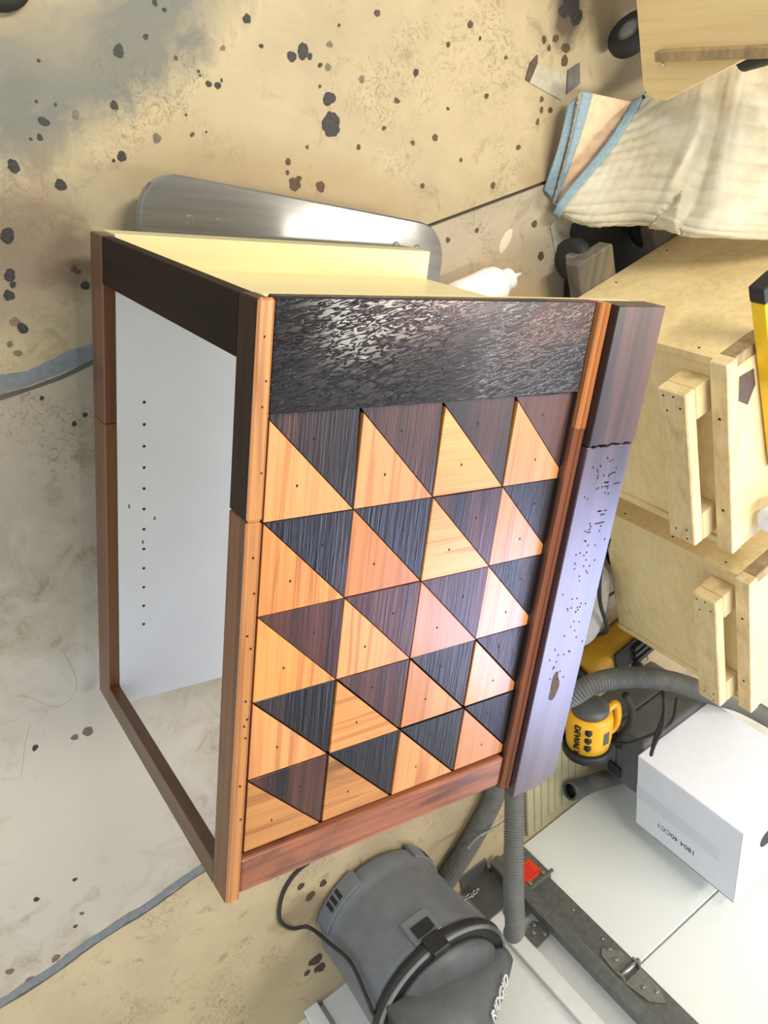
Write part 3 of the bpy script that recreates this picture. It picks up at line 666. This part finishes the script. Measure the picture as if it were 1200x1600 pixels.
BL_2 = [[(-0.3463, 1.0729, 0.075), (-0.347, 1.144, 0.08), (-0.3462, 1.2366, 0.085)], [(-0.2414, 1.087, 0.055), (-0.2422, 1.1288, 0.065), (-0.2429, 1.1824, 0.075)], [(-0.1124, 1.1054, 0.02), (-0.11, 1.1105, 0.022), (-0.1079, 1.1094, 0.03)]]
BL_3 = [[(-0.3137, 1.0679, 0.05), (-0.3275, 1.0751, 0.055), (-0.3391, 1.0849, 0.06)], [(-0.2323, 1.0728, 0.035), (-0.2357, 1.0772, 0.04), (-0.2342, 1.0869, 0.045)], [(-0.1378, 1.081, 0.008), (-0.1305, 1.0936, 0.01), (-0.1203, 1.1071, 0.012)]]
def cr1d(P, t):
    n = len(P) - 1; i = min(int(t * n), n - 1); f = t * n - i
    b, c = P[i], P[i + 1]; a = P[i - 1] if i > 0 else b * 2 - c; d = P[i + 2] if i + 2 <= n else c * 2 - b
    return .5 * ((2 * b) + (c - a) * f + (2 * a - 5 * b + 4 * c - d) * f * f + (3 * b - a - 3 * c + d) * f ** 3)
def patch(netp, s, t):
    return cr1d([cr1d([V(p) for p in r], s) for r in netp], t)
def sheet_mesh(name, netp, mat, parent, nu, nv, disp, thick, s0=0.0, s1=1.0, lift=0.0):
    bm = bmesh.new(); G = []
    for j in range(nv + 1):
        row = []
        for i in range(nu + 1):
            s = s0 + (s1 - s0) * i / nu; t = j / nv
            p = patch(netp, s, t); e = .01
            n = (patch(netp, min(1, s + e), t) - patch(netp, max(0, s - e), t)).cross(patch(netp, s, min(1, t + e)) - patch(netp, s, max(0, t - e)))
            if n.length > 0: n.normalize()
            if n.z < 0: n = -n
            row.append((p, n, disp(s, t) + lift))
        G.append(row)
    up = [[bm.verts.new(p + n * d) for p, n, d in r] for r in G]; lo = [[bm.verts.new(p + n * (d - thick)) for p, n, d in r] for r in G]
    for j in range(nv):
        for i in range(nu):
            bm.faces.new([up[j][i], up[j][i + 1], up[j + 1][i + 1], up[j + 1][i]]); bm.faces.new([lo[j][i], lo[j + 1][i], lo[j + 1][i + 1], lo[j][i + 1]])
    for j in range(nv):
        bm.faces.new([up[j][0], up[j + 1][0], lo[j + 1][0], lo[j][0]]); bm.faces.new([up[j][nu], lo[j][nu], lo[j + 1][nu], up[j + 1][nu]])
    for i in range(nu):
        bm.faces.new([up[0][i], lo[0][i], lo[0][i + 1], up[0][i + 1]]); bm.faces.new([up[nv][i], up[nv][i + 1], lo[nv][i + 1], lo[nv][i]])
    return mk(name, bm, mat, parent, True)
def qd(s, t):
    u = t * 15 + 1.1 * sin(s * 5.0) + s * 2.2
    q = .0055 * abs(sin(pi * u)) ** .5
    w2 = s * 18 + .8 * sin(t * 7); q2 = .0015 * abs(sin(pi * w2)) ** .6
    ridge = math.exp(-((s - .50 - .22 * (t - .4)) / .045) ** 2) * .020 * math.exp(-((t - .42) / .22) ** 2)
    dip = -math.exp(-((s - .60 - .22 * (t - .4)) / .06) ** 2) * .022 * math.exp(-((t - .45) / .25) ** 2)
    wr = .0025 * sin(s * 31 + 4 * sin(t * 9)) * sin(t * 19 + 3 * s)
    return q + q2 + ridge + dip + wr
bl = empty('moving_blanket', (-.2, 1.3, 0), 'cream quilted moving blanket with blue binding heaped beside the crates', 'blanket')
sheet_mesh('quilted_top', BL_MAIN, m_quilt, bl, 110, 150, qd, .012)
sheet_mesh('edge_binding', BL_MAIN, m_blue, bl, 4, 60, lambda s, t: .001 * sin(t * 90), .022, 0.0, .05, .0165)
pk_ = sheet_mesh('peach_fold', BL_2, m_pink, bl, 20, 40, lambda s, t: .002 * abs(sin(t * 16 + 4 * s)), .010)
sheet_mesh('fold_binding', BL_2, m_blue, pk_, 4, 40, lambda s, t: .0012 * sin(t * 80), .014, 0.0, .22, .006)
gr_ = sheet_mesh('under_fold', BL_3, m_blue, bl, 8, 36, lambda s, t: .0012 * sin(t * 80 + 9 * s), .008)
#ENDBLANKET
# ================================================================== PLYWOOD CART
pl0 = V((-.377, 1.176, 0)); FC = (pl0, E1, EZ, -E2)       # a along E1, z, out toward the viewer
ct = empty('plywood_cart', tf(FC, (-.15, 0, -.1)), 'plywood cart end with rounded corner beside the moving blanket', 'cart')
pts = [(-.75, .15), (.0, .15)] + [(.0 + .035 * sin(a), .185 - .035 * cos(a)) for a in [radians(q) for q in (15, 35, 55, 75, 90)]] + [(.037, .21), (-.10, .56), (-.14, .75), (-.75, .75)]
prism('end_plate', pts, -.018, 0, m_ply, ct, FC, .003)
box('rib', (-.066, .205, .0003), (-.046, .75, .019), m_pineg, ct, FC, .001)
for a, z in ((-.035, .209), (-.053, .28)): turned('screw', [(.006, 0), (.005, .002), (.002, .003)], tf(FC, (a, z, 0)), m_silver, ct, -E2, 12)
box('deck', (-.75, .16, -.30), (-.04, .178, -.0185), m_ply, ct, FC, .001)
cf = box('caster_fork', (-.10, .10, -.12), (-.05, .1595, -.06), m_galv, ct, FC, .004)
turned('caster_wheel', [(.03, -.016), (.052, -.014), (.056, -.006), (.056, .006), (.052, .014), (.03, .016)], tf(FC, (-.075, .0565, -.085)), m_rubber, cf, E2 * .6 + E1 * .9, 28)
turned('wheel_hub', [(.028, .016), (.012, .021)], tf(FC, (-.075, .0565, -.085)), m_vacl, cf, -(E2 * .6 + E1 * .9), 20)
tube('post', [tf(FC, (-.03, .36, -.06)), tf(FC, (-.10, .70, -.06))], .03, m_black, ct, 20)
# dark boards behind the cart, at the edge of the floor
db = box('dark_board', (-.75, .0, -.66), (.0, .5, -.64), plain('dark_stained_board', srgb(84, 76, 62), .7, 0, .2), None, FC, .002, origin=tf(FC, (-.3, 0, -.65))); tag(db, 'dark stained board standing behind the plywood cart', 'board')
# ================================================================== BOX, CASE
B_ = radians(17.2); B1 = V((cos(B_), sin(B_), 0)); B2 = V((-sin(B_), cos(B_), 0))
FB = (V((1.552, 1.713, 0)), B1, B2, EZ)
bx = empty('cardboard_box', tf(FB, (.17, .2, .25)), 'white cardboard box with hand hole standing on grey case by garage door', 'box')
bo = bmesh.new(); add_box(bo, (0, 0, .25), (.345, .37, .645), FB, .002); mk('box_body', bo, m_pap, bx)
box('lid_flap', (.235, -.0022, .25), (.3465, -.0002, .6462), m_pap, bx, FB, .0005) if False else None
prism('top_flap', [(0, 0), (.345, 0), (.345, .37), (0, .37)], .6452, .648, m_white, bx, FB, .0005)
prism('hand_hole', rrect(.10, .17, .10, .25, .034), .6475, .6484, m_black, bx, FB)
box('packing_tape', (.145, -.0008, .2505), (.205, -.0001, .58), plain('clear_tape', srgb(220, 226, 238), .3, 0, .02), bx, FB, 0)
box('corner_slit', (.3425, -.0010, .33), (.3445, .0005, .645), m_tape2, bx, FB, 0)
text('printed_number', '1804 40CC1', .030, m_ink, bx, frame_m(tf(FB, (.262, -.0006, .418)), -EZ, B1), .0002)
case = empty('tool_case', tf(FB, (.15, .2, 0)), 'dark grey plastic tool case on the floor under the white box', 'case')
box('case_body', (-.03, .03, 0), (.25, .36, .125), m_bin, case, FB, .01, 2)
box('case_lid', (-.03, .03, .126), (.25, .36, .249), m_bin, case, FB, .01, 2)
for a in (.02, .17): box('latch', (a, .018, .10), (a + .05, .0295, .155), m_black, case, FB, .003)
# grooved beige board on the floor by the door
gb = empty('grooved_board', (1.8, 1.65, 0), 'beige tongue-and-groove board lying on the floor beside garage door', 'board')
FG = (V((2.035, 1.55, 0)), V((-cos(radians(15)), -sin(radians(15)), 0)), V((-sin(radians(15)), cos(radians(15)), 0)), EZ)
for k in range(9): box('plank', (0.0 if k < 3 else .04, .0 + k * .034, .0005), (.46, .0325 + k * .034, .016), m_beige, gb, FG, .003)
# ================================================================== HOSES
h1 = hose('vacuum_hose', [(1.348, 1.402, .10), (1.262, 1.385, .18), (1.205, 1.435, .22), (1.2, 1.555, .25), (1.239, 1.72, .29), (1.327, 1.917, .32), (1.425, 2.129, .33), (1.595, 2.42, .34)], .033, m_hose, origin=(1.3, 1.5, .1)); tag(h1, 'grey corrugated hose arching in front of the crate and yellow tools', 'hose')
h2e = empty('vacuum_hose', (1.5, 1.05, .1), 'grey corrugated hose rising between shop vacuum and cabinet bottom', 'hose')
hose('corrugated_tube', [(1.405, 1.072, .30), (1.486, 1.035, .36), (1.602, 1.004, .42), (1.77, 1.04, .43), (1.835, 1.065, .41)], .0285, m_hose, h2e, .0075)
turned('cuff', [(.030, 0), (.031, .004), (.031, .035), (.026, .045)], (1.408, 1.075, .302), m_pap, h2e, V((-.05, .035, -.06)), 20)
h3 = hose('vacuum_hose', [(1.60, 1.31, .045), (1.68, 1.30, .04), (1.752, 1.287, .04), (1.891, 1.222, .04), (2.01, 1.147, .04), (2.06, 1.11, .042)], .0345, m_hose, None, .0085, origin=(1.8, 1.25, 0)); tag(h3, 'thick grey hose lying on the floor behind the shop vacuum', 'hose')
h4 = empty('vacuum_hose', (1.9, 1.75, 0), 'open end of dark hose lying on the floor under the white box', 'hose')
hose('corrugated_tube', [(1.84, 1.74, .06), (1.845, 1.80, .06), (1.86, 1.90, .06), (1.88, 2.0, .06)], .032, m_hose, h4, .0085)
bm = bmesh.new(); lathe(bm, [(.026, -.06), (.034, -.06), (.036, -.055), (.036, -.02), (.034, .01), (.034, .02)], (1.838, 1.725, .06), V((.01, .1, 0)), 24, False); mk('cuff', bm, m_vacd, h4, True)
turned('bore', [(.026, -.045), (.026, -.044)], (1.838, 1.725, .06), m_black, h4, V((.01, .1, 0)), 24)
# ================================================================== YELLOW TOOLS
px = V((1.44, 1.545, .155)); pa = V((cos(radians(12)), sin(radians(12)), 0)); pb = EZ.cross(pa); PT = (px, pa, pb, EZ)
pt = empty('power_tool', (1.47, 1.56, .0), 'yellow and black power tool standing below the grey hose', 'power tool')
turned('motor_housing', [(.055, -.068), (.070, -.062), (.076, -.03), (.074, .03), (.070, .068), (.062, .075)], px, m_yel, pt, pa, 28)
turned('top_cap', [(.03, -.095), (.05, -.09), (.060, -.078), (.060, -.0685)], px, m_vacd, pt, pa, 24)
turned('base_ring', [(.072, .076), (.080, .080), (.082, .10), (.065, .108)], px, m_black, pt, pa, 28)
box('rating_plate', (-.025, -.012, .0745), (.025, .010, .0765), m_vacd, pt, PT, .0005)
hb = bmesh.new(); sweep(hb, crom([tf(PT, q) for q in ((-.06, .04, .03), (-.065, .085, .03), (.0, .100, .03), (.055, .095, .02), (.065, .05, .01))], 8), .013, 10); mk('side_handle', hb, m_yel, pt, True)
tube('strap', [tf(PT, q) for q in ((-.12, .09, .06), (-.04, .128, .06), (.05, .130, .05), (.12, .10, .02))], .012, m_rubber, pt, 10)
text('maker_lettering', 'DEWALT', .030, m_black, pt, frame_m(tf(PT, (.005, -.0745, .018)), pa, (EZ * .97 + pb * .24).normalized()), .002)
for k in range(3): box('switch', (-.045 + k * .032, -.064, .038), (-.025 + k * .032, -.046, .058), m_black, pt, PT, .003)
box('tool_foot', (-.05, -.06, -.155), (.10, .06, -.072), m_black, pt, PT, .012, 2)
t2 = empty('yellow_tool', (1.30, 1.72, 0), 'dusty yellow machine with black knob half hidden under plywood crate', 'power tool')
PT2 = (V((1.27, 1.72, 0)), E1, E2, EZ)
bm = bmesh.new(); add_box(bm, (-.07, -.13, .0), (.07, .2, .11), PT2, .03, 3); mk('housing', bm, m_yeld, t2, True)
box('saw_bed', (-.075, -.05, .111), (.02, .22, .122), m_black, t2, PT2, .003)
for k in range(3): box('rail', (-.06 + k * .03, .02, .1225), (-.045 + k * .03, .2, .14), m_black, t2, PT2, .003)
tube('knob_rod', [tf(PT2, (.05, .10, .10)), tf(PT2, (.02, .06, .15)), tf(PT2, (-.02, .01, .16)), tf(PT2, (-.03, -.01, .165))], .004, m_bolt, t2, 8)
turned('knob', [(.004, 0), (.018, .008), (.022, .025), (.018, .042), (.008, .048)], tf(PT2, (-.028, -.008, .165)), m_black, t2, -E1 * .4 - E2 * .4 + EZ * .6, 20)
turned('wheel', [(.035, -.01), (.045, -.006), (.045, .006), (.035, .01)], tf(PT2, (.0, -.15, .046)), m_rubber, t2, E2, 22)
clo = blob('rag', (.99, 1.462, .085), .085, m_cloth, 'crumpled grey-white rag on the floor between cabinet and crate', 'rag', (1.9, .55, 1.0), .22, 4, 9, .0)
for lab, pts, r in (('black power cord hanging along the rag between cabinet and crate', [(.70, 1.31, .24), (.80, 1.33, .22), (.93, 1.40, .19), (1.02, 1.455, .19), (1.09, 1.52, .15), (1.16, 1.55, .06)], .006),
                    ('black power cord looping over the near corner of the white box', [(1.24, 1.63, .33), (1.30, 1.60, .37), (1.40, 1.60, .36), (1.455, 1.635, .34), (1.44, 1.70, .30), (1.36, 1.74, .28), (1.30, 1.78, .22)], .006),
                    ('thin black cord running from yellow tool toward the hose', [(1.56, 1.60, .10), (1.52, 1.66, .2), (1.47, 1.68, .26), (1.42, 1.78, .29), (1.40, 1.9, .22)], .005)):
    c_ = tube('loose_cable', pts, r, m_rubber, None, 8, 10, origin=pts[0]); tag(c_, lab, 'cable', 'black cables by the tools')
# ================================================================== SHOP VACUUM
vc = V((1.99, .87, 0))
va = empty('shop_vacuum', vc, 'dark grey shop vacuum drum with black lid standing by garage door', 'vacuum')
turned('drum', [(.17, .008), (.195, .012), (.205, .03), (.206, .075), (.200, .085), (.203, .10), (.214, .31), (.214, .335)], vc, m_vac, va, seg=64)
for k, a0 in enumerate((128, 236)):
    fo = bmesh.new(); A = [radians(a0 - 26 + 4 * q) for q in range(14)]
    add_prism(fo, [(vc.x + .2145 * cos(a), vc.y + .2145 * sin(a)) for a in A] + [(vc.x + .204 * cos(a), vc.y + .204 * sin(a)) for a in A[::-1]], .012, .068, WF, .003)
    mk('foot_bumper', fo, m_vac, va)
    for q in range(3):
        a = radians(a0 - 6 + 6 * q); fr = (vc + V((cos(a), sin(a), 0)) * .2125, V((-sin(a), cos(a), 0)), V((cos(a), sin(a), 0)), EZ)
        box('slot', (-.007, -.002, .02), (.007, .0035, .055), m_black, va, fr, .001)
turned('lid_rim', [(.214, .336), (.226, .340), (.230, .352), (.228, .366), (.216, .372), (.19, .374)], vc, m_black, va, seg=64)
rimP = [vc + V((.222 * cos(a), .222 * sin(a), .372)) for a in [radians(q) for q in range(60, 330, 6)]]
bm = bmesh.new(); sweep(bm, rimP, .0065, 8); mk('carry_handle', bm, m_vacl, va, True)
turned('lid_dome', [(.189, .3745), (.185, .385), (.165, .405), (.12, .42), (.05, .428)], vc, m_vacd, va, seg=48)
ha = radians(100); H1 = V((cos(ha), sin(ha), 0)); H2 = V((-sin(ha), cos(ha), 0)); FH = (vc, H1, H2, EZ)
def loft(name, secs, mat, parent):
    bm = bmesh.new(); rings = [[bm.verts.new(p) for p in s] for s in secs]
    for a, b in zip(rings, rings[1:]):
        n = len(a)
        for k in range(n): bm.faces.new([a[k], a[(k + 1) % n], b[(k + 1) % n], b[k]])
    bm.faces.new(rings[0][::-1]); bm.faces.new(rings[-1]); return mk(name, bm, mat, parent, True)
secs = []
for t in range(11):
    f = t / 10; a = .222 - .42 * f; wd = .02 + .105 * min(1, f * 1.8) ** .8; hh = .03 + .155 * min(1, f * 1.7) ** .9
    secs.append([tf(FH, (a, wd * cos(q), .385 + max(-.01, hh * sin(q)))) for q in [2 * pi * k / 24 for k in range(24)]])
hd = loft('power_head', secs, m_vacd, va)
sl_ = radians(31)
tx = (H1 * cos(sl_) - EZ * sin(sl_)); ty = (H2 * .9 - EZ * .42 - tx * (H2 * .9 - EZ * .42).dot(tx)).normalized()
text('lettering', 'RIDGID', .040, m_letter, hd, frame_m(tf(FH, (.10, .036, .494)), tx, ty), .002, .25)
box('motor_cover', (-.17, -.08, .53), (-.02, .08, .59), m_vac, va, FH, .02, 3)
la_ = radians(196); fr = (vc + V((cos(la_), sin(la_), 0)) * .209, V((-sin(la_), cos(la_), 0)), V((cos(la_), sin(la_), 0)), EZ)
lt = box('latch', (-.045, -.004, .255), (.045, .014, .335), m_vac, va, fr, .003)
box('latch_recess', (-.03, .0142, .285), (.03, .018, .325), m_black, lt, fr, .002)
box('latch_tab', (-.028, .005, .3355), (.028, .03, .395), m_black, lt, fr, .004)
tube('drain_line', [vc + V((.10, .215, .30)), vc + V((.04, .225, .18)), vc + V((-.03, .218, .07))], .006, m_vacl, va, 8)
vcord = tube('power_cord', [(1.70, .63, .006), (1.735, .565, .006), (1.80, .53, .006), (1.89, .53, .006), (1.95, .575, .006), (1.972, .63, .01), (1.955, .648, .10), (1.93, .655, .2), (1.945, .645, .30), (1.96, .64, .345)], .0058, m_rubber, va, 8, 10)
# clutter at the foot of the track
tube_c = tube('cable', [(1.80, 1.13, .12), (1.81, 1.20, .09), (1.80, 1.29, .09), (1.76, 1.37, .10)], .004, m_galv, None, 8, 8, origin=(1.8, 1.2, .08)); tag(tube_c, 'thin grey cable lying across the thick hose behind vacuum', 'cable')
ch = empty('door_chain', D(-.26, 0, .05), 'small steel chain hanging at the foot of the door track', 'chain')
for k in range(12):
    p = D(-.24 - .012 * k, .05 + .004 * sin(k), .035 + .006 * (k % 2)); bm = bmesh.new()
    a = ES if k % 2 else EZ
    sweep(bm, [p + (ES * cos(q) * .011 + (EZ if k % 2 else NN) * sin(q) * .006) for q in [2 * pi * i / 12 for i in range(13)]], .0022, 6); mk('chain_link', bm, m_bolt, ch, True)
# ================================================================== SMALL THINGS ON THE FLOOR
def sheet(name, pts, z, th, mat, label, cat, bend=0.0):
    cx = sum(p[0] for p in pts) / len(pts); cy = sum(p[1] for p in pts) / len(pts)
    o = prism(name, pts, z, z + th, mat, origin=(cx, cy, z)); tag(o, label, cat); return o
sheet('tape_strip', [(-.392, 1.0), (-.352, .985), (-.331, 1.09), (-.338, 1.098), (-.382, 1.088)], .0006, .002, m_tape1, 'pale torn tape strip on the floor beside the blanket', 'tape')
sheet('tape_strip', [(-.408, .996), (-.393, .9995), (-.353, .9845), (-.356, .972), (-.39, .978)], .0006, .002, m_tape3, 'dark brown rolled end of tape lying on the floor', 'tape')
sheet('tape_strip', [(-.392, 1.094), (-.412, 1.126), (-.372, 1.139), (-.345, 1.103)], .0006, .003, m_tape2, 'dark grey scrap of tape lying by the blanket fold', 'tape')
sheet('paper_scrap', [(-.075, 1.135), (-.06, 1.125), (.02, 1.17), (.03, 1.205), (.0, 1.215), (-.06, 1.19)], .0006, .004, m_tape1, 'pale paper scrap on the floor below the blanket edge', 'scrap')
mt_ = sheet('crate_shadow_sheet', [(.02, 1.20), (.34, 1.27), (.40, 1.45), (-.05, 1.75), (-.12, 1.32), (-.07, 1.20)], .0004, .003, plain('crate_shadow', srgb(54, 54, 50), .8, 0, .2, .2, 60), 'dark grey sheet added as the shadow on the floor under the crates', 'mat')  # dark sheet stands in for the shadow below the crates
pk = turned('dark_puck', [(.05, .0005), (.052, .006), (.05, .02), (.03, .022)], (-.345, -.098, 0), m_black, None, seg=24, origin=(-.345, -.098, 0)); tag(pk, 'dark round lid at the corner of the stained floor', 'lid')
# ================================================================== CEILING LIGHTS
for x, y, lab in ((.21, 2.03, 'fluorescent ceiling fixture above the plywood crates'), (-1.45, .45, 'fluorescent ceiling fixture above the stained open floor')):
    hl = .77 if x > 0 else .62
    e = empty('ceiling_light', (x, y, 2.90), lab, 'light', 'fluorescent ceiling fixtures')
    FX = (V((x, y, 0)), V((ES.y, -ES.x, 0)), ES, EZ)
    box('fixture_housing', (-.17, -hl, 2.81), (.17, hl, 2.8995), m_white, e, FX, .004)
    for dx in (-.07, .07):
        em = NT('tube_glow'); em.b.inputs['Emission Color'].default_value = (1, .9, .7, 1); em.b.inputs['Emission Strength'].default_value = 6
        tube('fluorescent_tube', [tf(FX, (dx, .04 - hl, 2.78)), tf(FX, (dx, hl - .04, 2.78))], .016, em.m, e, 12)
    for dy in (.02 - hl, hl - .02): box('lamp_holder', (-.1, dy - .012, 2.75), (.1, dy + .012, 2.8095), m_white, e, FX, .003)
